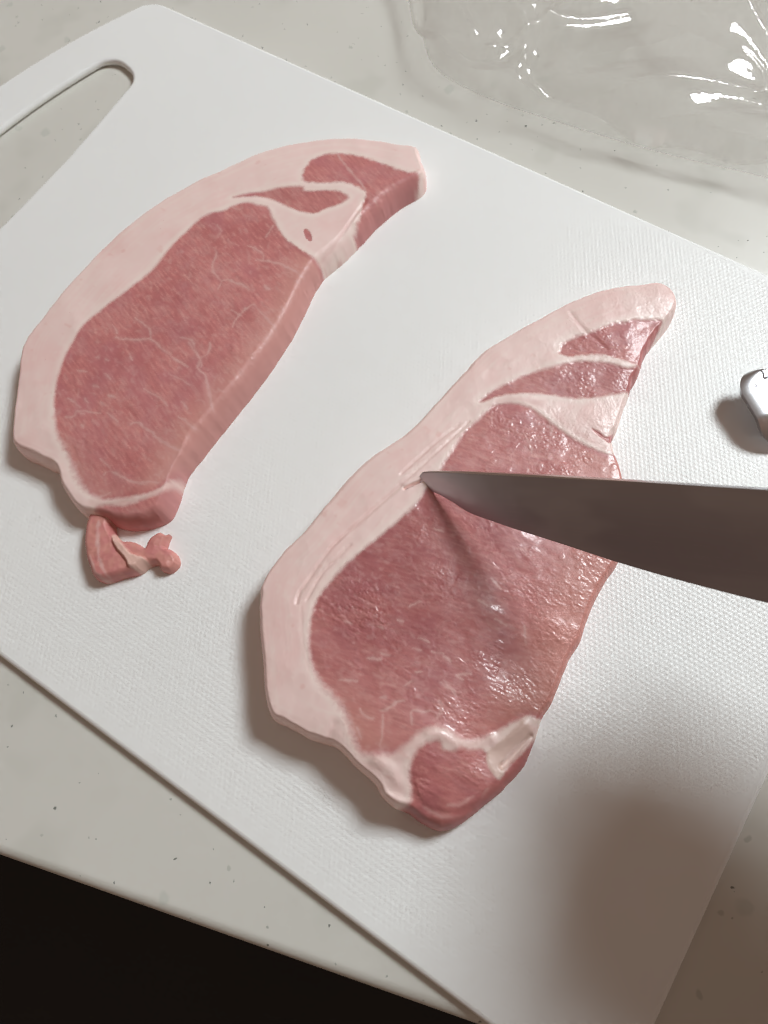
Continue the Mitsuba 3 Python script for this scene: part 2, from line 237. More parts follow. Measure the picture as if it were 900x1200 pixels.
CHOP_B = dict(
  T=[(-5.22,95.41,8),(-3.76,73.37,8.5),(-16.63,57.92,10),(-14.94,34.45,11),(-2.9,4.38,13),(0.38,-0.64,13.5),(-6.93,6.02,12.5),(-11.1,3.77,12),(-7.61,-1.04,12),(-6.08,-1.42,11),(-2.94,-2.56,9.5),(5.71,-3.52,7),(7.91,3.06,8.5),(1.26,1.87,11),(10.72,14.83,8),(7.87,35.76,8.5),(2.61,51.05,9),(-1.32,22.01,10),(-5.22,17.94,11),(-4.65,4.29,12),(-8.79,36.31,10.5),(2.45,44.67,9)],
  outline=[(-35.07,123.3,2),(-32.76,127.83,2),(-28.38,134.9,2),(-22.24,141.81,2),(-17.72,145.23,2),(-13.14,148.68,2),(-10.38,148.83,2),(-6.84,147.23,2),(-4.83,144.35,2),(-4.54,142.19,2),(-4.8,137.84,2),(-5.6,132.3,2),(-5.71,128.76,2),(-5.38,124.93,2),(-4.62,122.61,2),(-4.31,119.48,2),(-4.52,116.98,2),(-3.86,114.91,2),(-2.95,108.41,2),(-1.64,101.74,2),(-1.65,99.29,2),(0.41,96.48,2),(3.86,92.9,2),(8.24,87.19,2),(12.09,81.37,2),(14.42,74.82,2),(15.1,69.77,2.2),(14.7,64.9,2.2),(14.7,60.83,2.4),(15.07,55.64,2.4),(15.67,50.93,2.4),(16.48,47.16,2.4),(16.16,43.23,2.2),(16.8,37.66,2.2),(17.58,31.3,2.2),(17.5,26.5,2.2),(18.28,22.18,2.4),(19.03,16.03,3),(18.32,11.95,3),(16.21,4.91,4),(14.31,-0.17,4),(11.38,-5.25,4),(9.68,-6.68,4),(6.09,-7.3,4),(2.39,-7.1,3),(-1.16,-7.96,2.4),(-4.86,-7.42,2),(-7.31,-6.22,2),(-12.16,-5.51,2),(-16.6,-4.74,2),(-19.79,-4.41,2),(-21.19,-4.77,2),(-25.64,-6.03,2),(-31.47,-6.75,2),(-35.25,-7.19,2),(-38.12,-5.44,2),(-43.03,-0.31,2),(-48.3,5.78,2),(-54.7,13.94,2),(-56.45,17.36,2),(-56.88,25.79,2),(-55.67,34.88,2.2),(-55.18,43.04,2.4),(-54.88,49.52,2.6),(-54.04,55.85,2.6),(-52.66,61.12,2.6),(-50.48,66.51,2.4),(-48.48,71.59,2.2),(-46.83,82.08,2),(-45.37,95.23,2),(-43.84,103.83,2),(-40.34,112.33,2),(-37.59,118.13,2)],
  eye=[(-33.66,84.42),(-33.15,87.08),(-32.27,89.56),(-30.74,91.38),(-28.99,92.81),(-24.62,94.1),(-20.28,93.86),(-17.23,93.44),(-13.96,92.96),(-10.73,92.56),(-7.02,92.54),(-3.33,92.73),(-0.1,93.39),(2.86,97.54),(15.61,88.28),(22.06,65.47),(22.44,29.08),(18.36,27.39),(15.41,25.65),(13.56,25.02),(12.82,23.98),(11.89,22.49),(11.06,21.06),(10.13,19.34),(9.03,17.73),(7.71,15.75),(6.1,14.14),(4.45,12.94),(2.57,12.58),(1.04,12.68),(-0.5,12.66),(-2.09,11.96),(-3.49,10.94),(-4.27,9.67),(-4.97,7.91),(-5.57,6.01),(-6.17,4.11),(-6.93,2.12),(-7.86,1.09),(-9.12,0.59),(-10.18,-0.21),(-11.71,-1.64),(-13.42,-2.12),(-15.27,-1.39),(-17.28,-0.1),(-19.73,1.82),(-22.15,3.35),(-25.03,4.16),(-27.93,4.97),(-30.32,5.69),(-32.62,6.95),(-34.74,8.59),(-36.76,10.79),(-38.58,13.4),(-40.38,17.03),(-41.52,20.43),(-41.74,23.98),(-41.49,27.6),(-40.76,32.04),(-39.79,36.17),(-38.47,40.58),(-37.2,44.73),(-35.98,49.82),(-34.91,54.01),(-34.87,58.71),(-35,61.32),(-34.55,64.64),(-34.8,67.9),(-34.83,71.7),(-35.03,74.58),(-35.07,77.65),(-34.58,81.15)],
  flank=[(-0.09,-2.33),(-1.78,-0.7),(-2.95,1.5),(-3.45,3.72),(-3.3,5.96),(-2.44,7.81),(-1.4,9.01),(-0.15,9.5),(1.4,8.78),(3.17,9.5),(4.48,11),(5.85,11.69),(7.13,12.53),(8.51,13.23),(9.84,13.24),(11,11.64),(13.04,10.42),(14.86,9.91),(15.23,12.27),(15.78,14.8),(16.72,18.31),(18.16,22.04),(21.84,21.84),(19.59,-5.65),(7.46,-11.51),(0.38,-7.61),(0.81,-4.46)],
  cap=[(-25.59,112.86),(-26.02,114.39),(-26.25,115.83),(-25.52,117.58),(-24.1,119.65),(-22.41,121.63),(-20.49,124.37),(-17.99,127.74),(-15.9,130.04),(-13.63,132.11),(-9.74,135.02),(-6.93,136.61),(-6.22,134.58),(-5.66,132.62),(-5.72,130.25),(-4.88,126.85),(-4.04,126.99),(-4.97,120.83),(-6.36,120.6),(-7.88,120.44),(-11.23,119.76),(-15,118.39),(-18.68,116.51),(-21.16,114.84),(-23.03,113.31)],
  mid=[(-36.08,88.55),(-35.5,91.56),(-34.32,94.43),(-32.56,97.7),(-30.43,101.27),(-28.66,103.7),(-26.89,106),(-24.8,108.51),(-22.71,110.89),(-20.59,112.79),(-18.36,114.38),(-15.1,116.28),(-11.39,117.57),(-7.68,118.72),(-4.48,122.03),(-2.46,122.2),(-3.95,113.21),(-6.01,110.86),(-8.56,108.45),(-10.83,106.43),(-13.25,104.54),(-15.68,102.95),(-17.95,101.91),(-21.52,100.48),(-24.71,98.85),(-27.54,97.04),(-30.24,94.99),(-31.93,93.44),(-33.49,91.66),(-34.67,89.69)],
  dot=[(-7.83,97.53),(-5.71,97.77),(-3.38,97.55),(-1.92,100.57),(-0.72,99.19),(-1.87,96.51),(-3.6,96.54),(-5.74,96.87)],
  tan=[(10.49,15.19),(11.23,17.42),(11.98,19.45),(12.52,21.79),(13.33,23.87),(14.85,23.52),(16.39,22.32),(15.59,19.83),(14.4,16.88),(13.98,14.87),(14.14,13.04),(15.16,12.01),(14.84,10.32),(13.13,10.26),(11.18,11.33),(10,13.34)],
  veins=[(0.35,[(-14.8,7.82),(-13.94,8.87),(-13.17,10.84),(-11.7,12.53)]),
    (0.22,[(-13.81,7.48),(-12.22,4.62),(-10.67,1.29)]),
    (0.29,[(-8.87,11.67),(-5.46,13.89)]),
    (0.32,[(-9.05,11.56),(-7.34,9.24)]),
    (0.64,[(-4.69,17.12),(-3.35,15.76),(-2.98,13.53)]),
    (0.42,[(-6.48,20.45),(-4.59,20.69),(-3.07,20.69)]),
    (0.32,[(-18.8,5.72),(-17.58,5.03),(-15.34,5.51)]),
    (0.29,[(-26.57,8.41),(-22.78,10.58)]),
    (0.29,[(-16.58,10.59),(-15.39,11.12)]),
    (0.33,[(-22.75,27.42),(-21.64,28.15)]),
    (0.33,[(-25.63,23.7),(-24.64,23.8)]),
    (0.33,[(-33.16,20.52),(-31.46,20.8)]),
    (0.29,[(-15.85,23.96),(-14.52,24.31)]),
    (0.39,[(-9.35,25.95),(-7.33,26.01)]),
    (0.32,[(-4.46,23.81),(-2.75,23.93)]),
    (0.29,[(-13.1,19.59),(-11.43,20.19)]),
    (0.32,[(-21.69,18.88),(-19.98,19.46)]),
    (0.36,[(-23.49,16.44),(-21.16,17.67)]),
    (0.29,[(-17.29,2.28),(-15.22,0.71)]),
    (0.23,[(-12.1,25.41),(-9.58,26.32)]),
    (0.29,[(-13,15.39),(-12.23,17.4)]),
    (0.26,[(-15.92,26.55),(-13.62,27.02)]),
    (0.30,[(-21.98,32.02),(-20.6,34.03)]),
    (0.40,[(-9.34,41.9),(-6.7,41.68)]),
    (0.43,[(-9.4,48.4),(-6.19,47.27)]),
    (0.32,[(-6.31,21.42),(-2.56,20.27)]),
    (0.40,[(3.1,42.83),(5.41,39.28)]),
    (0.26,[(-3.26,40.02),(-0.48,40.53)]),
    (0.29,[(-4.45,23.87),(-1.87,26.19)]),
    (0.31,[(-27.65,52.01),(-25.23,52.33)]),
    (0.36,[(-20.16,86.09),(-17.59,82.96)]),
    (0.37,[(-18.3,94.03),(-15.33,90.1)])],
  seams=[(0.46,[(-34.65,87.88),(-32.24,91.74),(-28.3,94.75),(-24.1,96.82),(-19.94,97.07),(-15.6,96.02),(-10.29,95.52),(-5.25,95.46),(-1.32,95.44)])],
  sheets=[(0.70,[(4.49,-3.98),(7.64,-3.72),(11.35,-1.76),(13.56,0.74),(13.94,4.09),(14.11,7.11)]),
    (0.60,[(8.28,-0.87),(10.47,1.21),(12.19,3.99)])],
  pink=[(4.01,[(-10.65,-0.52),(-6.84,1.97),(-5.44,5.44),(-3.15,10.39),(2.94,11.73),(9.19,16.29)]),
    (1.83,[(-33.16,88.88),(-28.17,94.53),(-20.87,96.46),(-9.83,94.66),(-0.77,94.37)])],
  grooves=[(0.75,-0.28,[(-28.85,125.78),(-22.33,122.47),(-18.72,121.68),(-15.26,120.58)]),
    (0.54,-0.5,[(-45.29,18.02),(-46.23,21.11),(-46.19,24.62),(-46.28,30.57),(-45.8,36.17),(-44.18,42.39),(-42.59,48.39),(-40.5,56.91)]),
    (0.48,-0.4,[(-42.25,59.65),(-39.37,72.5),(-37.09,79.32)]),
    (0.46,-0.4,[(-43.58,19.84),(-44.07,23.73),(-44.3,27.32),(-43.57,31.76),(-42.55,36.95)]),
    (0.46,-0.12,[(-43.83,17.72),(-41.32,14.5),(-38.68,11.44),(-33.56,6.57)]),
    (0.42,-0.3,[(-46.48,33.46),(-43.65,46.15),(-40.03,60.14),(-37.33,72.07),(-35.46,81.77)]),
    (1.01,-1.1,[(14.32,12.73),(15.05,14.92),(15.83,18.24),(16.5,21.73)]),
    (1.00,-0.5,[(4.58,-4.13),(7.31,-3.19),(10.71,-0.93),(13.03,1.63)]),
    (1.41,-0.5,[(-21.32,-4.02),(-21.55,-1.99),(-21.74,-0.36)]),
    (1.20,-0.35,[(2.91,-4.99),(1.01,-2.66),(-1.03,-0.84)]),
    (1.61,-0.5,[(10.17,18.49),(11.08,21.96),(12.61,24.74)]),
    (0.48,-1.5,[(-39.4,56.76),(-38.18,58.81),(-36.56,61.42)]),
    (2.00,0.55,[(-5.27,-6.74),(-2.41,-6.34),(0.49,-5.7),(2.44,-5.29)]),
    (2.40,0.5,[(-2.6,9.87),(-1,10.91),(1.48,11.21),(3.32,11.1)]),
    (2.42,0.5,[(10.36,16.19),(12.69,19.92),(13.88,22.89)]),
    (2.60,0.5,[(-10.07,-1.42),(-6.73,-1.38),(-3.7,-2.58)])])
RAG_A, RAG_B = ((-117.6, 15.0), (-20.6, 1.5))


def ring_spline(pts, step):
    """Closed smooth curve through pts, resampled every step (mm)."""
    p = np.asarray(pts, float)
    q = np.vstack([p[-2:], p, p[:3]])
    out = []
    for i in range(2, len(p) + 2):
        a, b, c, d = q[i - 1], q[i], q[i + 1], q[i + 2]
        n = max(2, int(np.linalg.norm((c - b)[:2]) / step))
        t = np.linspace(0, 1, n, endpoint=False)[:, None]
        # centripetal-ish: cubic Hermite with limited tangents
        l = np.linalg.norm((c - b)[:2]) + 1e-9
        l0, l2 = np.linalg.norm((b - a)[:2]) + 1e-9, np.linalg.norm((d - c)[:2]) + 1e-9
        m1 = ((c - b) / l + (b - a) / l0) / 2 * l
        m2 = ((d - c) / l2 + (c - b) / l) / 2 * l
        out.append((2 * t**3 - 3 * t**2 + 1) * b + (t**3 - 2 * t**2 + t) * m1 + (-2 * t**3 + 3 * t**2) * c + (t**3 - t**2) * m2)
    return np.vstack(out)


def line_pts(pts, step=0.15):
    p = np.asarray(pts, float)
    if len(p) > 2:
        t = np.arange(len(p)); tt = np.linspace(0, len(p) - 1, 6 * len(p))
        from scipy.interpolate import PchipInterpolator
        p = np.stack([PchipInterpolator(t, p[:, k])(tt) for k in range(2)], 1)
    out = [p[:1]]
    for a, b in zip(p[:-1], p[1:]):
        n = max(1, int(np.linalg.norm(b - a) / step))
        out.append(a + (b - a) * (np.arange(1, n + 1) / n)[:, None])
    return np.vstack(out)


def fb(x, y, f, seed, octaves=3, z=0.0):
    return meshkit.fbm(np.stack([x * f, y * f, np.full_like(x, z + .5)], -1), octaves, seed)


def sstep(a, b, x):
    t = np.clip((x - a) / (b - a), 0, 1)
    return t * t * (3 - 2 * t)


class Region:
    def __init__(self, pts, step=0.12):
        self.c = ring_spline([p[:2] for p in pts], step)
        self.poly = Polygon(self.c).buffer(0)
        self.tree = cKDTree(self.c)

    def sd(self, x, y):          # positive inside
        d = self.tree.query(np.stack([x, y], 1))[0]
        shapely.prepare(self.poly)
        return np.where(shapely.contains_xy(self.poly, x, y), d, -d)


def slab(data, step, lift=0.0, seed=0, pexp=2.4):
    """A closed piece of meat on the board: plan outline, rounded walls, uneven top. Returns vertices in mm (z above the board), faces, plan d, top mask."""
    C = ring_spline(data['outline'], step * .8)
    tg = np.roll(C[:, :2], -1, 0) - np.roll(C[:, :2], 1, 0)
    nn = np.stack([tg[:, 1], -tg[:, 0]], 1) / (np.linalg.norm(tg, axis=1, keepdims=True) + 1e-9)
    C[:, :2] += nn * (.6 * (fb(C[:, 0], C[:, 1], .25, seed + 71, 2) - .5) + .12 * (fb(C[:, 0], C[:, 1], 1.2, seed + 72, 2) - .5))[:, None]
    poly = Polygon(C[:, :2]).buffer(0)
    if poly.geom_type != 'Polygon':
        poly = max(poly.geoms, key=lambda g: g.area)
    x0, y0, x1, y1 = poly.bounds
    r3 = step * math.sqrt(3) / 2
    gx, gy = np.meshgrid(np.arange(x0, x1, step), np.arange(y0, y1, r3))
    gx = gx + (np.arange(gy.shape[0]) % 2)[:, None] * step / 2
    P = np.stack([gx.ravel(), gy.ravel()], 1)
    R = np.random.default_rng(seed)
    P = P + R.uniform(-.12, .12, P.shape) * step
    tree = cKDTree(C[:, :2])
    shapely.prepare(poly)
    P = P[shapely.contains_xy(poly, P[:, 0], P[:, 1])]
    d = tree.query(P)[0]
    P = P[d > 0.75]
    B = np.asarray(poly.exterior.coords)[:-1]
    A2 = np.sum(B[:, 0] * np.roll(B[:, 1], -1) - B[:, 1] * np.roll(B[:, 0], -1))
    if A2 < 0:
        B = B[::-1]
    tg = np.roll(B, -1, 0) - np.roll(B, 1, 0)
    nrm = np.stack([-tg[:, 1], tg[:, 0]], 1) / (np.linalg.norm(tg, axis=1, keepdims=True) + 1e-9)
    rings = [B]
    for o in (0.02, 0.07, 0.16, 0.3, 0.5, 0.7):
        Q = B + nrm * o
        ok = (tree.query(Q)[0] > o * .8) & shapely.contains_xy(poly, Q[:, 0], Q[:, 1])
        rings.append(Q[ok])
    P = np.vstack(rings + [P])
    tri = Delaunay(P).simplices
    cen = P[tri].mean(1)
    area = np.abs(np.cross(P[tri[:, 1]] - P[tri[:, 0]], P[tri[:, 2]] - P[tri[:, 0]]))
    tri = tri[shapely.contains_xy(poly, cen[:, 0], cen[:, 1]) & (area > 1e-9)]
    v01, v02 = P[tri[:, 1]] - P[tri[:, 0]], P[tri[:, 2]] - P[tri[:, 0]]
    flip = v01[:, 0] * v02[:, 1] - v01[:, 1] * v02[:, 0] < 0
    tri[flip] = tri[flip][:, ::-1]
    d, idx = tree.query(P)
    d[:len(B)] = 0
    x, y = P.T
    # wall width, averaged over near outline samples
    dd, ii = tree.query(P, k=8)
    w = C[ii, 2].mean(1) * (0.8 + 0.45 * fb(x, y, .1, seed + 3, 2))
    Tc = np.array(data['T'])
    wt = 1 / (((x[:, None] - Tc[:, 0])**2 + (y[:, None] - Tc[:, 1])**2) + 20)**1.5
    H = (wt @ Tc[:, 2]) / wt.sum(1)
    t = np.clip(d / w, 0, 1)
    prof = (1 - (1 - t)**pexp)**(1 / pexp)
    inner = sstep(0, 4, d)
    z = H * prof + inner * (1.1 * (fb(x, y, .06, seed + 1, 3) - .5) + .16 * (fb(x, y, .3, seed + 2, 2) - .5))
    for gw, gd, pts in data.get('grooves', []):
        dist = cKDTree(line_pts(pts)).query(P)[0]
        gw, gd = (gw * 1.5, gd * .6) if -.6 < gd < 0 else (gw, gd)
        z = z + gd * np.exp(-(dist / (gw * .55))**2) * sstep(0, 1.2, d)
    z = z - .9 * np.exp(-d / 4.5) * t * H / 10
    z = np.maximum(z, 0) + lift
    return P, z, tri, d, len(B), B


def flecks(reg, n, ang, spread, lo, hi, R, keep=None):
    x0, y0, x1, y1 = reg.poly.bounds
    out = []
    while len(out) < n:
        p = R.uniform([x0, y0], [x1, y1])
        if not reg.poly.contains(shapely.Point(*p)):
            continue
        if keep is not None and R.random() > keep(*p):
            continue
        a = ang + R.normal(0, spread)
        l = R.uniform(lo, hi)
        b = p + l * np.array([math.cos(a), math.sin(a)])
        m = (p + b) / 2 + R.normal(0, .12 * l, 2)
        out.append((R.uniform(.3, .75), [tuple(p), tuple(m), tuple(b)]))
    return out


def soft_lines(P, lines, soft=.55):
    if not lines:
        return np.zeros(len(P))
    pts, ws = [], []
    for w, l in lines:
        q = line_pts(l)
        s = np.linspace(-1, 1, len(q))
        pts.append(q); ws.append(w * (1 - .55 * s**2) * .5)
    pts, ws = np.vstack(pts), np.concatenate(ws)
    x, y = P.T
    Q = P + np.stack([fb(x, y, .7, 301, 2) - .5, fb(x, y, .7, 302, 2) - .5], 1) * .8 + np.stack([fb(x, y, .3, 303, 2) - .5, fb(x, y, .3, 304, 2) - .5], 1) * 1.2
    dist, i = cKDTree(pts).query(Q)
    w = ws[i] * (.2 + 1.7 * fb(x, y, .5, 305, 2))
    return (1 - sstep(w * (1 - soft) - .15, w * (1 + soft) + .42, dist)) * (.35 + .9 * fb(x, y, .5, 306, 2))


def lerp(a, b, t):
    return a * (1 - t[:, None]) + np.asarray(b, float) * t[:, None]


def write_parts(key, V, F, N, col, uv, face_lab, parts):
    for lab, (name, bsdf) in parts.items():
        f = F[face_lab == lab]
        if not len(f):
            continue
        used, inv = np.unique(f, return_inverse=True)
        path = meshkit.write_ply((V[used], inv.reshape(-1, 3)), True, uv[used], col[used], normals=N[used])
        scene[f'{key}__{name}'] = dict(type='ply', filename=path, face_normals=False, bsdf={'type': 'ref', 'id': bsdf})


def vertex_normals(V, F):
    n = np.zeros_like(V)
    fn = np.cross(V[F[:, 1]] - V[F[:, 0]], V[F[:, 2]] - V[F[:, 0]])
    for k in range(3):
        np.add.at(n, F[:, k], fn)
    return n / np.maximum(np.linalg.norm(n, axis=1, keepdims=True), 1e-30)


def bottom_cap(B, lift):
    v, f = trimesh.creation.triangulate_polygon(Polygon(B).buffer(0), engine='earcut')
    return np.c_[v, np.full(len(v), lift)], f[:, ::-1] if np.cross(v[f[0, 1]] - v[f[0, 0]], v[f[0, 2]] - v[f[0, 0]]) > 0 else f


LEAN, LEAN_D, LEAN_L = np.array([.54, .200, .190]), np.array([.46, .145, .142]), np.array([.63, .30, .27])
FAT, FAT_P, FAT_W = np.array([.81, .605, .570]), np.array([.79, .535, .505]), np.array([.84, .72, .66])
VEIN = np.array([.66, .43, .40])


def pork_chop(key, data, step, wet, seed, fibre, nflecks, dark):
    P, z, F, d, nb, B = slab(data, step, 0.05, seed, 2.1)
    x, y = P.T
    R = np.random.default_rng(seed + 50)
    eye, flank, cap, mid = (Region(data[k]) for k in ('eye', 'flank', 'cap', 'mid'))
    dot = Region(data['dot'], .05)
    tan = Region(data['tan']) if 'tan' in data else None
    # noise that frays the borders between lean and fat
    jit = 1.3 * (fb(x, y, .7, seed + 5, 3) - .5) + .7 * (fb(x, y, 2.2, seed + 6, 2) - .5)
    sds = [r.sd(x, y) for r in (eye, flank, cap, mid)]
    lean_sd = np.max(sds, 0)
    cf, sf = math.cos(fibre), math.sin(fibre)
    along, across = x * cf + y * sf, -x * sf + y * cf
    if wet:   # ragged lower left border of the loin eye
        rag = np.exp(-((x - RAG_B[0])**2 + (y - RAG_B[1])**2) / 250)
    else:
        rag = np.exp(-((x - RAG_A[0])**2 + (y - RAG_A[1])**2) / 160)
    jit = jit + rag * (3.2 * (fb(x, y, 1.0, seed + 9, 3) - .5) - .5)
    jit = jit + sstep(-2, 0, sds[2]) * 2.4 * (fb(x, y, .8, seed + 10, 2) - .5)
    sw = .32 + .8 * fb(x, y, .2, seed + 8, 2) + .9 * rag
    lm = sstep(-1, 1, (lean_sd + jit * .55) / sw)
    lm = np.maximum(lm, sstep(-.1, .15, dot.sd(x, y) + jit * .2))
    # lean colour; the lower part of the wet chop's loin is darker
    if wet:
        dm = np.exp(-(((x + 22)**2 + (y - 38)**2) / 30.0**2)**1.5)
        dm = np.maximum(dm, .55 * sstep(-1, 1, sds[1]))
        dark = 1 - (1 - dark)[None, :] * dm[:, None] - .06 * (1 - dm[:, None])
    else:
        dark = np.ones((len(P), 3))
    big = fb(x, y, .07, seed + 11, 3)
    mid_n = fb(x, y, .35, seed + 12, 3)
    fib = meshkit.fbm(np.stack([along * .35, across * 2.0, np.full_like(x, 1.5)], -1), 3, seed + 13)
    lean = lerp(LEAN * dark, LEAN_D * dark, sstep(.40, .68, .6 * big + .4 * mid_n))
    wallf = sstep(.8, 4.0, d)
    lean = lerp(lean, LEAN_L * dark, wallf * sstep(.48, .8, fib) * .6 + sstep(.52, .78, mid_n) * .3)
    lean = lerp(lean, LEAN_D * dark * .9, wallf * sstep(.52, .25, fib) * .55)
    cellp = meshkit.fbm(np.stack([along * .8, across * 1.5, np.full_like(x, 7.5)], -1), 2, seed + 19)
    lean = lean * (1 + .16 * (cellp - .5))[:, None]
    purple = sstep(.45, .7, fb(x, y, .11, seed + 14, 3)) * .45
    lean = lerp(lean, np.array([.45, .155, .175]) * dark, purple)
    # muscles beside the eye differ a little in tone
    lean = lean * (1 + .10 * sstep(-.3, .3, sds[1])[:, None] * np.array([.6, .9, .8]) - .06 * sstep(-.3, .3, sds[3])[:, None])
    if not wet:   # paler, drier cut along the thin side
        lean = lerp(lean, np.array([.60, .30, .255]), sstep(13, 1, d) * sstep(0, 2, sds[0]) * .7)
        lean = lerp(lean, np.array([.54, .29, .28]), sstep(4.0, 1.0, d) * .35)
    else:
        lean = lerp(lean, np.array([.56, .25, .21]), sstep(18, 2, d) * sstep(0, 2, sds[0]) * .75)
    # pale bundle borders and marbling
    fl = flecks(eye, nflecks, fibre, .3, .8, 3.2, R)
    fl2 = flecks(eye, nflecks, fibre, .5, .25, .9, R)
    vein = soft_lines(P, data['veins'], .75) * (.52 + .3 * fb(x, y, 1.1, seed + 17, 2))
    vein = np.maximum(vein, soft_lines(P, fl, .9) * (.04 + (.34 if wet else .46) * fb(x, y, .5, seed + 16, 2)))
    vein = np.maximum(vein, soft_lines(P, fl2) * .22)
    wx, wy = along * .13 + .8 * fb(x, y, .25, seed + 41, 2), across * .5 + .8 * fb(x, y, .25, seed + 42, 2)
    web = 1 - np.abs(2 * meshkit.fbm(np.stack([wx, wy, np.full_like(x, 2.5)], -1), 3, seed + 43) - 1)
    vein = np.maximum(vein, web**10 * (.24 if not wet else .18) * sstep(.35, .65, fb(x, y, .09, seed + 44, 2)))
    vein = np.maximum(vein, soft_lines(P, [(w_ * 3.2, l_) for w_, l_ in data['veins']], .9) * .26)
    vein = np.maximum(vein, soft_lines(P, data['seams']) * .75)
    vein = np.maximum(vein, soft_lines(P, data['sheets'], .8) * .45)
    vein = vein * sstep(1.2, 3.2, d)
    lean = lerp(lean, VEIN, np.clip(vein, 0, 1))
    # fat colour: layers that follow the rind
    lay = meshkit.fbm(np.stack([d * .9, x * .05, y * .05], -1), 3, seed + 21)
    fine = fb(x, y, .5, seed + 22, 3)
    fat = lerp(np.tile(FAT, (len(P), 1)), FAT_P, sstep(.45, .75, fb(x, y, .09, seed + 23, 3)) * .7)
    fat = lerp(fat, FAT_W, sstep(.4, .8, lay) * .25 + sstep(.45, .8, fine) * .2)
    fat = lerp(fat, FAT_W, sstep(2.6, .4, -lean_sd) * .45)
    fat = lerp(fat, np.array([.72, .40, .36]), sstep(.70, .82, fb(x, y, .35, seed + 25, 2)) * .35)
    fat = lerp(fat, np.array([.64, .39, .36]), soft_lines(P, data['pink'], .8) * .6)
    fat = lerp(fat, np.array([.62, .30, .28]), soft_lines(P, [(gw * .5, l) for gw, gd, l in data['grooves'] if -.6 < gd < 0], .9) * .22)
    col = fat * (1 - lm[:, None]) + lean * lm[:, None]
    if tan is not None:
        tm = sstep(-.3, .4, tan.sd(x, y) + jit * .5)
        col = lerp(col, [.66, .47, .41], tm * .85)
    # relief: fat stands a little proud of the lean, veins too; wet lean is pebbled
    z = z + ((.20 if wet else .10) * (1 - lm) + .02 * vein * lm) * sstep(0, 1.5, d)
    z = z + lm * sstep(.3, 2, d) * (.05 if wet else .06) * (fb(x, y, .8, seed + 31, 3) - .5) * 1.5
    z = z + (1 - lm) * sstep(.3, 2, d) * .05 * (lay - .5)
    V = np.c_[x, y, z]
    N = vertex_normals(V, F)
    lab = np.zeros(len(F), int)
    cx, cy = P[F].mean(1).T
    for i, r in enumerate((eye, flank, cap, mid)):
        lab[shapely.contains_xy(r.poly, cx, cy)] = i + 1
    outer = (lab == 0)
    seam = outer & shapely.contains_xy(Polygon(data['seam_area']), cx, cy)
    lab[seam] = 5
    if tan is not None:
        lab[outer & shapely.contains_xy(tan.poly, cx, cy)] = 6
    W = V * 1e-3 + [0, 0, ZB]
    f, l = ('pork_fat_wet', 'lean_meat_wet') if wet else ('pork_fat_moist', 'lean_meat_moist')
    write_parts(key, W, F, N, np.clip(col, 0, .9), P * 1e-3, lab, {0: ('fat_cap', f), 1: ('loin_muscle', l), 2: ('flank_muscle', l), 3: ('cap_muscle', l), 4: ('rib_muscle', l), 5: ('seam_fat', f), 6: ('tendon', f)})
    bv, bf = bottom_cap(B, .05)
    n = len(bv)
    path = meshkit.write_ply((bv * 1e-3 + [0, 0, ZB], bf), True, bv[:, :2] * 1e-3, np.tile(LEAN, (n, 1)), normals=np.tile([0, 0, -1.0], (n, 1)))
    scene[f'{key}__underside'] = dict(type='ply', filename=path, face_normals=True, bsdf={'type': 'ref', 'id': l})


CHOP_A['seam_area'] = [(-130, 95), (-88, 95), (-88, 150), (-115, 140), (-140, 127)]
CHOP_B['seam_area'] = [(-30, 95), (5, 75), (25, 100), (10, 125), (-10, 122)]
pork_chop('pork_chop', CHOP_A, 0.32, False, 11, -.33, 420, np.ones(3))
pork_chop('pork_chop_001', CHOP_B, 0.30, True, 47, .23, 420, np.array([.70, .56, .58]))
say('pork_chop', 'thick raw pork chop with a smooth pink fat rind and a frayed curled tail', 'pork chop', group='raw pork chops on the cutting board')
say('pork_chop_001', 'wet glistening raw pork chop in front, its fat pierced by the knife tip', 'pork chop', group='raw pork chops on the cutting board')


def meat_tail():
    P, z, F, d, nb, B = slab(TAIL, .28, .04, 91, 2.2)
    x, y = P.T
    strip = Region(TAIL['strip'])
    sd = strip.sd(x, y)
    m = sstep(-.25, .3, sd + .6 * (fb(x, y, 1.1, 92, 2) - .5))
    lean = lerp(np.tile([.58, .25, .215], (len(P), 1)), LEAN, sstep(.4, .7, fb(x, y, .3, 93, 3)))
    lean = lerp(lean, [.58, .28, .23], sstep(.5, .8, fb(x, y, 1.5, 94, 2)) * .3)
    lean = lerp(lean, VEIN, soft_lines(P, TAIL['veins']) * .8)
    col = lerp(lean, [.70, .47, .40], m * .85)
    z = z + m * 1.0 * sstep(0, 1.6, d) + .5 * (fb(x, y, .6, 95, 2) - .5) * sstep(0, 1.5, d)
    V = np.c_[x, y, z]
    N = vertex_normals(V, F)
    cx, cy = P[F].mean(1).T
    lab = shapely.contains_xy(strip.poly, cx, cy).astype(int)
    write_parts('pork_chop__meat_tail', V * 1e-3 + [0, 0, ZB], F, N, np.clip(col, 0, .9), P * 1e-3, lab, {1: ('fat_strip', 'pork_fat_moist')})
    f = F[lab == 0]
    used, inv = np.unique(f, return_inverse=True)
    path = meshkit.write_ply((V[used] * 1e-3 + [0, 0, ZB], inv.reshape(-1, 3)), True, P[used] * 1e-3, np.clip(col, 0, .9)[used], normals=N[used])
    scene['pork_chop__meat_tail'] = dict(type='ply', filename=path, face_normals=False, bsdf={'type': 'ref', 'id': 'lean_meat_moist'})
    labels['pork_chop__meat_tail'] = {'label': 'curled ragged tail of meat at the lower end of the chop'}


meat_tail()


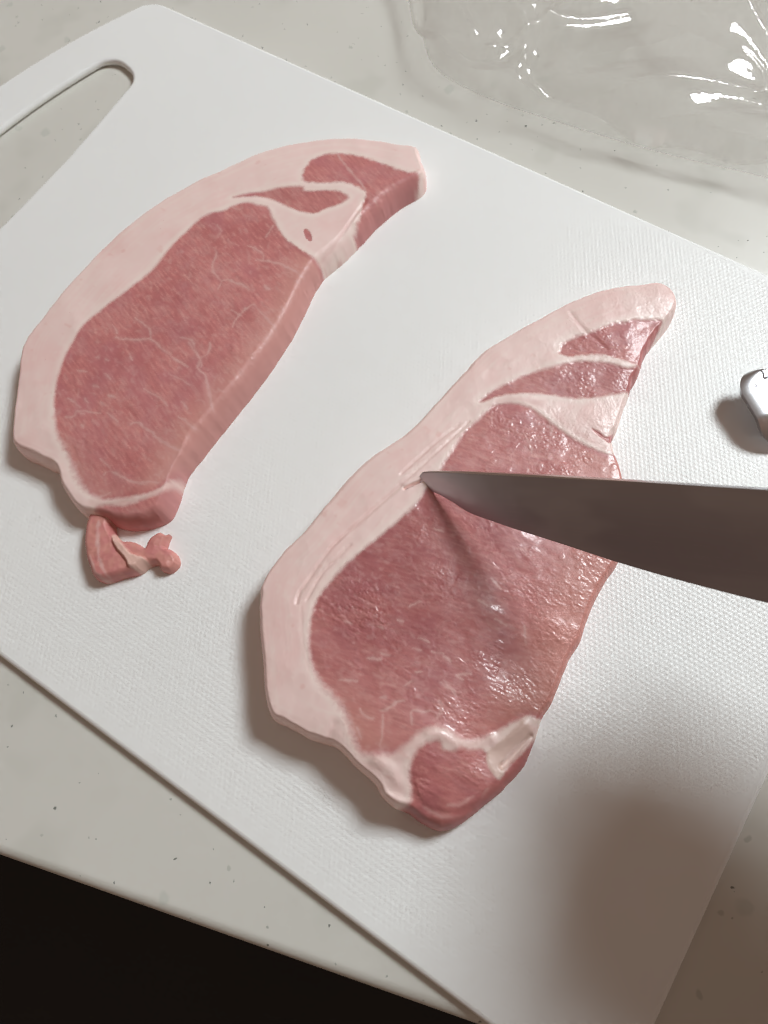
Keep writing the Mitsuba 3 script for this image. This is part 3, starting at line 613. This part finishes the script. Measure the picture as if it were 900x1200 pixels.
# ------------------------------------------------------------------ cutting board
def plate(outer, holes, z0, z1, r, steps=5):
    """Plate with the outline outer and holes, its upper and lower edges rounded with radius r."""
    prof = [(r * (1 - math.sin(a)), z1 - r * (1 - math.cos(a))) for a in np.linspace(0, math.pi / 2, steps)]
    prof = prof[::-1]
    prof = [(i, z) for i, z in prof]
    low = [(i, z0 + z1 - z) for i, z in prof]
    # from the bottom cap outwards, up, and in again
    seq = [p for p in low if True][::-1] + prof
    seq = sorted(low, key=lambda p: p[1]) + sorted(prof, key=lambda p: p[1])
    V, F, tops, bots = [], [], [], []
    at = 0
    for k, ring in enumerate([outer] + holes):
        ring = np.asarray(ring, float)
        a2 = np.sum(ring[:, 0] * np.roll(ring[:, 1], -1) - ring[:, 1] * np.roll(ring[:, 0], -1))
        if (a2 > 0) != (k == 0):
            ring = ring[::-1]
        e = np.roll(ring, -1, 0) - ring
        n1 = np.stack([e[:, 1], -e[:, 0]], 1); n1 /= np.linalg.norm(n1, axis=1, keepdims=True)
        nn = n1 + np.roll(n1, 1, 0); nn /= np.linalg.norm(nn, axis=1, keepdims=True)
        m = len(ring)
        for j, (inset, z) in enumerate(seq):
            q = ring - nn * inset
            V.append(np.c_[q, np.full(m, z)])
            if j:
                i = np.arange(m); i2 = (i + 1) % m
                a, b = at + (j - 1) * m, at + j * m
                F.append(np.stack([a + i, a + i2, b + i2, b + i], 1))
        bots.append(V[-len(seq)][:, :2]); tops.append(V[-1][:, :2])
        at += len(seq) * m
    V, Q = np.vstack(V), np.vstack(F)
    F = np.vstack([Q[:, [0, 1, 2]], Q[:, [0, 2, 3]]])
    m = trimesh.Trimesh(V, F, process=False)
    parts = [m]
    for rings, z, up in ((tops, seq[-1][1], True), (bots, seq[0][1], False)):
        v, f = trimesh.creation.triangulate_polygon(Polygon(rings[0], rings[1:]), engine='earcut')
        s = np.cross(v[f[:, 1]] - v[f[:, 0]], v[f[:, 2]] - v[f[:, 0]])
        f = np.where(((s > 0) == up)[:, None], f, f[:, ::-1])
        parts.append(trimesh.Trimesh(np.c_[v, np.full(len(v), z)], f, process=False))
    m = trimesh.util.concatenate(parts)
    m.merge_vertices(digits_vertex=7)
    return m


yc = 0.0707
end = []                                   # the bowed handle end
hw = 0.1033
def bow(y, x0=-0.2235, deep=0.024):
    return x0 - deep * (1 - (abs(y - yc) / hw)**2)
corner = Polygon([(0.0667, yc - hw), (0.0667, yc + hw)] + [(bow(y), y) for y in np.linspace(yc + hw, yc - hw, 60)])
outline = corner.buffer(-0.009, quad_segs=16).buffer(0.009, quad_segs=16)
slot_o = [(bow(y, -0.2065, 0.024), y) for y in np.linspace(yc + .0745, yc - .0745, 40)]
slot = Polygon(slot_o + [(-0.2035, yc - .0705), (-0.2000, yc - .03), (-0.1995, yc), (-0.2000, yc + .03), (-0.2035, yc + .0705)])
slot = slot.buffer(-0.0074, quad_segs=12).buffer(0.0074, quad_segs=12)
dens = lambda p: np.asarray(p.simplify(1e-5).segmentize(0.004).exterior.coords)[:-1]
board = plate(dens(outline), [dens(slot)], 0.0035, ZB, 0.0012)
entry('cutting_board', board, 'board_plastic', 40, 'white textured plastic cutting board with a long handle slot under both chops', 'cutting board')

# ------------------------------------------------------------------ counter, cabinet, floor
CZ = 0.0033
a, b = np.array([-0.0725, -0.0674]), np.array([0.0297, -0.0368])
cu = (b - a) / np.linalg.norm(b - a)
cn = np.array([-cu[1], cu[0]])             # towards the wall
prof = [(0.9, 0.0)] + [(0.003 * (1 - math.sin(t)) , -0.003 * (1 - math.cos(t))) for t in np.linspace(0, math.pi / 2, 8)] + [(0.0, -0.034), (0.004, -0.038), (0.9, -0.038)]
prof = [(o, z + CZ) for o, z in prof]


def extrude_along(prof, l0, l1):
    v = []
    for s in (l0, l1):
        for o, z in prof:
            q = a + cu * s + cn * o
            v.append([q[0], q[1], z])
    m = len(prof)
    i = np.arange(m); j = (i + 1) % m
    f = np.stack([i, i + m, j + m, j], 1)
    mesh = trimesh.Trimesh(np.array(v), np.vstack([f[:, [0, 1, 2]], f[:, [0, 2, 3]]]), process=False)
    for s0, z in ((0, 0), (m, 1)):
        vv, ff = trimesh.creation.triangulate_polygon(Polygon(prof), engine='earcut')
        mesh = trimesh.util.concatenate([mesh, trimesh.Trimesh(np.array([[*(a + cu * (l0, l1)[z] + cn * o), h] for o, h in vv]), ff, process=False)])
    mesh.merge_vertices(digits_vertex=7)
    mesh.fix_normals()
    return mesh


entry('countertop', extrude_along(prof, -0.9, 0.9), 'counter_resin', 40, 'speckled off-white resin countertop', None, 'structure')
for i in range(4):
    s0 = -0.62 + i * .36
    door = extrude_along([(0.03, -0.75), (0.03, -0.05), (0.05, -0.05), (0.05, -0.75)], s0, s0 + .352)
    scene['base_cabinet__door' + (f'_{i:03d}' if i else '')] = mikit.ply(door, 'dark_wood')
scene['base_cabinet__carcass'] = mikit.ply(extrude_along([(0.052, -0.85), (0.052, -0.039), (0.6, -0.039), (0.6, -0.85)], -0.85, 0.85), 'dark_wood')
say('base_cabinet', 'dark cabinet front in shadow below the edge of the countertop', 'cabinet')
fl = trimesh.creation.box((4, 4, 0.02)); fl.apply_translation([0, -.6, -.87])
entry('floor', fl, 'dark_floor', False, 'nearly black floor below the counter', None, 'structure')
area_lamp()

# ------------------------------------------------------------------ knife
KM = np.eye(4); KM[:3, 0], KM[:3, 1], KM[:3, 2], KM[:3, 3] = KU, KV, KN, KP


def knife():
    edge = [(-3.2, -4.4), (-.25, -4.6), (2.34, -5.0), (7.67, -6.9), (13.62, -9.62), (19.71, -11.03), (25.68, -12.3), (38.94, -14.8), (51.16, -17.2), (65.08, -19.4), (80.5, -21.3), (93, -22.4), (98, -22.6)]
    edge[0:3] = [(-3.0, -4.0), (0.0, -4.6), (3.0, -5.2)]
    spine = [(-3.0, -3.6), (-1.2, -.9), (0.06, 0.0), (6.3, 0.45), (16.64, 0.65), (28.25, 0.66), (48.73, 0.36), (65.57, 0.1), (80.5, -.12), (98, -.3)]
    from scipy.interpolate import PchipInterpolator
    ex, ey = np.array(edge).T; sx, sy = np.array(spine).T
    s = np.concatenate([np.linspace(-1.6, 8, 30), np.linspace(8.6, 98, 70)])
    e, p = PchipInterpolator(ex, ey)(s), PchipInterpolator(sx, sy)(s)
    V, rows = [], []
    for k, si in enumerate(s):
        th = min(1.0, .30 + .7 * (si + 3) / 45) * 0.95       # half thickness at the spine, tapering to the tip
        hgt = max(p[k] - e[k], .02)
        sec = []
        for q, wd in ((0, .015), (.06, .10), (.25, .34), (.6, .72), (.93, 1.0), (.985, .96), (1.0, .86)):
            sec.append((q, wd * th))
        ring = [(e[k] + q * hgt, w) for q, w in sec] + [(e[k] + q * hgt, -w) for q, w in sec[::-1]]
        V += [(si, yy, ww) for yy, ww in ring]
    m = 14
    F = []
    for k in range(len(s) - 1):
        for i in range(m):
            j = (i + 1) % m
            F.append((k * m + i, k * m + j, (k + 1) * m + j, (k + 1) * m + i))
    F = np.array(F)
    F = np.vstack([F[:, [0, 1, 2]], F[:, [0, 2, 3]]])
    caps = []
    for base in (0, (len(s) - 1) * m):
        for i in range(1, m - 1):
            caps.append((base, base + i, base + i + 1))
    mesh = trimesh.Trimesh(np.array(V) * 1e-3, np.vstack([F, caps]), process=False)
    mesh.fix_normals()
    mesh.apply_transform(KM)
    scene['kitchen_knife__blade'] = mikit.ply(mesh, 'blade_steel', smooth=25)
    mf = manifold3d.Manifold

    def hull(pts, r):
        return mf.batch_hull([mf.sphere(rr, 24).translate(list(q)) for q, rr in zip(pts, r)])
    bolster = mf.batch_hull([mf.cube([4, 20, 12], True).translate([97, -11, 0]), mf.cube([3, 21, 14], True).translate([101, -11, 0])])
    handle = mf.batch_hull([mf.cylinder(1, 9, 9, 32, True).rotate([0, 90, 0]).scale([2, 1.15, .8]).translate([s0, y0, 0]) for s0, y0 in ((103.5, -10.5), (160, -9.5), (228, -12))])
    cap = mf.sphere(9.2, 32).scale([.5, 1.15, .8]).translate([228, -12, 0])
    for nm, g, bs in (('bolster', bolster, 'blade_steel'), ('handle', handle, 'handle_wood'), ('handle__end_cap', cap, 'blade_steel')):
        mm = g.to_mesh()
        t = trimesh.Trimesh(mm.vert_properties[:, :3] * 1e-3, mm.tri_verts)
        t.apply_transform(KM)
        scene['kitchen_knife__' + nm] = mikit.ply(t, bs, smooth=40)
    say('kitchen_knife', 'steel kitchen knife with its point pushed into the fat of the front chop', 'knife')


knife()


def hand():
    mf = manifold3d.Manifold

    def bone(a, ra, b, rb):
        return mf.batch_hull([mf.sphere(ra, 20).translate(list(map(float, a))), mf.sphere(rb, 20).translate(list(map(float, b)))])
    G = []
    # palm across the top and far side of the handle
    palm = [(133, 10, -14), (150, 14, -19), (168, 14, -23), (186, 10, -25), (145, 17, 0), (182, 17, 2), (198, 12, -8)]
    G.append(mf.batch_hull([mf.sphere(11, 20).translate(list(map(float, q))) for q in palm]))
    for s, l, far in ((120, 1.0, -19), (138, 1.08, -25), (156, 1.0, -30), (173, .84, -34)):
        r = 8.6 * (l + 1) / 2
        pts = [(s + 4, 12, far + 4), (s - 2, -9 * l, far), (s - 1, -27 * l, far * .45), (s + 1, -25 * l, 5 * l)]
        rad = [r + .8, r, r - .8, r - 1.6]
        for i in range(3):
            G.append(bone(pts[i], rad[i], pts[i + 1], rad[i + 1]))
    th = [(184, 13, 6), (160, 9, 14), (140, 0, 15), (121, -7, 13)]
    for i in range(3):
        G.append(bone(th[i], (13, 11, 9.2, 7.8)[i], th[i + 1], (13, 11, 9.2, 7.8)[i + 1]))
    Ki = np.linalg.inv(KM)
    loc = lambda p: (Ki @ np.append(p, 1))[:3] * 1e3
    wr = np.array([224, 10, -4.0])
    el = loc(np.array([0.20, -0.20, 0.13]))
    G.append(mf.batch_hull([mf.sphere(18, 20).translate(list(wr)), mf.sphere(13, 20).translate([192., 9., -16.]), mf.sphere(13, 20).translate([190., 13., 4.])]))
    mid = wr + (el - wr) * .42
    G.append(bone(wr, 21, mid, 26)); G.append(bone(mid, 26, el, 34))
    m = manifold3d.Manifold.batch_boolean(G, manifold3d.OpType.Add).refine_to_length(3.0).to_mesh()
    t = trimesh.Trimesh(m.vert_properties[:, :3], m.tri_verts)
    trimesh.smoothing.filter_taubin(t, lamb=.5, nu=.52, iterations=14)
    t.apply_scale(1e-3); t.apply_transform(KM)
    scene['person__hand'] = mikit.ply(t, 'skin', smooth=True)
    sl0 = wr + (el - wr) * .28
    sl = mf.batch_hull([mf.sphere(29, 24).translate(list(sl0 + (el - wr) * .06)), mf.sphere(46, 24).translate(list(el))])
    m = sl.refine_to_length(5).to_mesh()
    t = trimesh.Trimesh(m.vert_properties[:, :3], m.tri_verts)
    t.vertices += t.vertex_normals * ((meshkit.fbm(t.vertices * .06, 3, 5) - .5) * 9)[:, None]
    t.apply_scale(1e-3); t.apply_transform(KM)
    scene['person__sleeve'] = mikit.ply(t, 'knit', smooth=True)
    say('person', 'hand in a dark knitted sleeve holding the knife handle', 'person')


hand()


# ------------------------------------------------------------------ steel utensil at the right edge
def utensil():
    # local: x along, y across, z up; curved cross-section
    n1, n2 = 150, 61
    V = []
    L = 0.175
    for i in range(n1):
        s = (i / (n1 - 1))**1.6
        half = .0098 * (1 - .35 * float(sstep(.15, .5, np.array(s)))) + .012 * float(sstep(.62, .8, np.array(s)))
        for j in range(n2):
            v = j / (n2 - 1) * 2 - 1
            rc = .0055
            k = max(0, abs(v) * half - (half - rc)) / rc
            x_in = rc * (1 - math.sqrt(max(0, 1 - k * k))) * (1 - s)
            k2 = max(0, (s * L - (L - .02)) / .02)          # rounded bowl end
            wv = half * math.sqrt(max(0.0004, 1 - k2 * k2))
            z = -.0052 * max(0, -v - .22)**1.25 - .0007 * max(0, 1 - s * L / .004)**2 - .0005 * abs(v)**4 + .003 * (1 - float(sstep(0, .35, np.array(s)))) - .006 * float(sstep(.6, .8, np.array(s))) * (1 - v * v)
            V.append((x_in + s * L - .12 * wv * v, v * wv, z))
    V = np.array(V)
    q = []
    for i in range(n1 - 1):
        for j in range(n2 - 1):
            q.append((i * n2 + j, (i + 1) * n2 + j, (i + 1) * n2 + j + 1, i * n2 + j + 1))
    q = np.array(q)
    f = np.vstack([q[:, [0, 1, 2]], q[:, [0, 2, 3]]])
    t = trimesh.Trimesh(V, f, process=False)
    nrm = t.vertex_normals
    th = 0.0011
    V2 = np.vstack([V + nrm * th, V - nrm * th])
    nV = len(V)
    idx = np.arange(nV).reshape(n1, n2)
    loop = np.concatenate([idx[0, :], idx[1:, -1], idx[-1, -2::-1], idx[-2:0:-1, 0]])
    l2 = np.roll(loop, -1)
    sides = np.vstack([np.stack([loop, l2, l2 + nV], 1), np.stack([loop, l2 + nV, loop + nV], 1)])
    t = trimesh.Trimesh(V2, np.vstack([f, f[:, ::-1] + nV, sides]), process=False)
    t.fix_normals()
    ax = np.array(UT_AXIS); ax /= np.linalg.norm(ax)
    yy = np.cross([0, 0, 1], ax); yy /= np.linalg.norm(yy)
    zz = np.cross(ax, yy)
    c, s_ = math.cos(UT_ROLL), math.sin(UT_ROLL)
    M = np.eye(4); M[:3, 0], M[:3, 1], M[:3, 2], M[:3, 3] = ax, yy * c + zz * s_, zz * c - yy * s_, UT_POS
    t.apply_transform(M)
    entry('metal_utensil', t, 'utensil_steel', 35, 'shiny rounded end of a steel utensil on the right edge of the board', 'utensil')


UT_POS, UT_AXIS, UT_ROLL = (0.0250, 0.1248, 0.0102), (0.66, 0.75, -0.05), 0.06
utensil()


# ------------------------------------------------------------------ clear plastic bag
def bag():
    lo = [(-175, 262), (-150, 232), (-128, 209), (-104, 205), (-70, 208), (-36, 213), (-5, 220), (40, 228), (120, 236), (170, 262), (170, 330), (60, 372), (-60, 372), (-150, 330)]
    lo = [(x_ * .935, y_ * .935) for x_, y_ in lo]
    C = ring_spline(lo, 2.0)
    poly = Polygon(C).buffer(0)
    x0, y0, x1, y1 = poly.bounds
    st = 0.7
    gx, gy = np.meshgrid(np.arange(x0, x1, st), np.arange(y0, y1, st))
    P = np.stack([gx.ravel(), gy.ravel()], 1) + np.random.default_rng(3).uniform(-.2, .2, (gx.size, 2))
    tree = cKDTree(C)
    shapely.prepare(poly)
    P = P[shapely.contains_xy(poly, *P.T)]
    P = P[tree.query(P)[0] > .6]
    B = ring_spline(lo, 0.7)
    P = np.vstack([B, P])
    tri = Delaunay(P).simplices
    cen = P[tri].mean(1)
    tri = tri[shapely.contains_xy(poly, *cen.T)]
    a1, b1 = P[tri[:, 1]] - P[tri[:, 0]], P[tri[:, 2]] - P[tri[:, 0]]
    fl = a1[:, 0] * b1[:, 1] - a1[:, 1] * b1[:, 0] < 0
    tri[fl] = tri[fl][:, ::-1]
    d = cKDTree(B).query(P)[0]; d[:len(B)] = 0
    x, y = P.T
    front = sstep(250, 228, y)          # the open mouth of the bag hangs clear of the counter
    rag = 1.2 * (fb(x, y, .12, 31, 3) - .5)
    t = np.clip((d + rag) / 9, 0, 1)
    z = 15 * np.sqrt(1 - (1 - t)**2)
    z = z * (1 - front) + front * np.maximum(z, 9.5 + 4 * np.sin(x * .05) + 1.5 * np.sin(x * .21 + 1))
    puff = sstep(2, 22, d)
    folds = []
    calm = np.ones(len(P))
    for w, h, pts in BAG_FOLDS:
        q = line_pts(np.array(pts) * .91, .4)
        dist, k = cKDTree(q).query(P)
        folds.append((w, h, q, dist, k))
        calm = np.minimum(calm, 1 - .92 * np.exp(-(dist / 16)**2))
    z = z + calm * (puff * 5 * (fb(x, y, .018, 5, 2) - .5) - .05 * puff * (x + 60))
    # crumpled facets: ridged creases of several sizes and directions
    wx, wy = x + 12 * (fb(x, y, .03, 21, 2) - .5), y + 12 * (fb(x, y, .03, 22, 2) - .5)
    for k, (ang, f, amp) in enumerate(((.5, .022, 2.2), (-.6, .035, 1.5), (1.2, .05, .8), (2.0, .08, .5))):
        c_, s_ = math.cos(ang), math.sin(ang)
        r = 1 - np.abs(2 * fb(wx * c_ + wy * s_, (wy * c_ - wx * s_) * 1.9, f, 23 + k, 2) - 1)
        z = z + calm * (.3 + .7 * puff) * amp * r**3 * sstep(.35, .6, fb(x, y, .025, 61 + k, 2))
    for n_, (w, h, q, dist, k) in enumerate(folds):      # drawn-out folds, each sinking along its length
        s = k / max(len(q) - 1, 1)
        if n_ in BAG_LONG:
            run = np.concatenate([[0], np.cumsum(-(np.diff(q, axis=0) @ np.array([.335, -.166])))])
            z = z + puff**.5 * (run - run.mean())[k] * np.exp(-(dist / 9)**4)
        z = z + h * sstep(0, .08, s) * np.exp(-np.abs(dist / w)**1.6) * sstep(0, 3, d)
    z = np.maximum(z, .8)
    z[:len(B)] = np.where(front[:len(B)] > .5, z[:len(B)], .8)
    V = np.c_[x, y, z + 3.3] * 1e-3
    scene['plastic_bag__upper_film'] = mikit.ply((V, tri), 'clear_film', smooth=True)
    flat = Polygon(ring_spline(lo, 1.0)).buffer(0).buffer(-4)
    fv, ff = trimesh.creation.triangulate_polygon(flat, engine='earcut')
    scene['plastic_bag__lower_film'] = mikit.ply((np.c_[fv, np.full(len(fv), 3.7)] * 1e-3, ff), 'clear_film')
    say('plastic_bag', 'crumpled clear plastic bag lying on the countertop beyond the board', 'plastic bag')


BAG_LONG = (0, 2, 3, 6)
BAG_FOLDS = [(2.8, 2.3, [(-73, 207), (-60, 220), (-45, 232), (-19, 247), (10, 259)]), (1.8, 1.2, [(-66, 209), (-40, 222), (-12, 236), (8, 240)]),
             (2.8, 2.4, [(-62, 291), (-47, 281), (-27, 271), (0, 261)]), (3.2, 2.8, [(-122, 250), (-108, 238), (-99, 229), (-95, 219)]),
             (1.8, 1.6, [(-135, 244), (-128, 232), (-116, 222)]), (1.8, 1.4, [(-110, 216), (-103, 224), (-96, 240), (-94, 254)]),
             (2.2, 1.8, [(-98, 238), (-86, 245), (-74, 258)]), (1.4, 1.2, [(-22, 217), (-8, 223), (4, 221)]), (1.4, 1.0, [(-32, 225), (-14, 228), (2, 234)])]
bag()
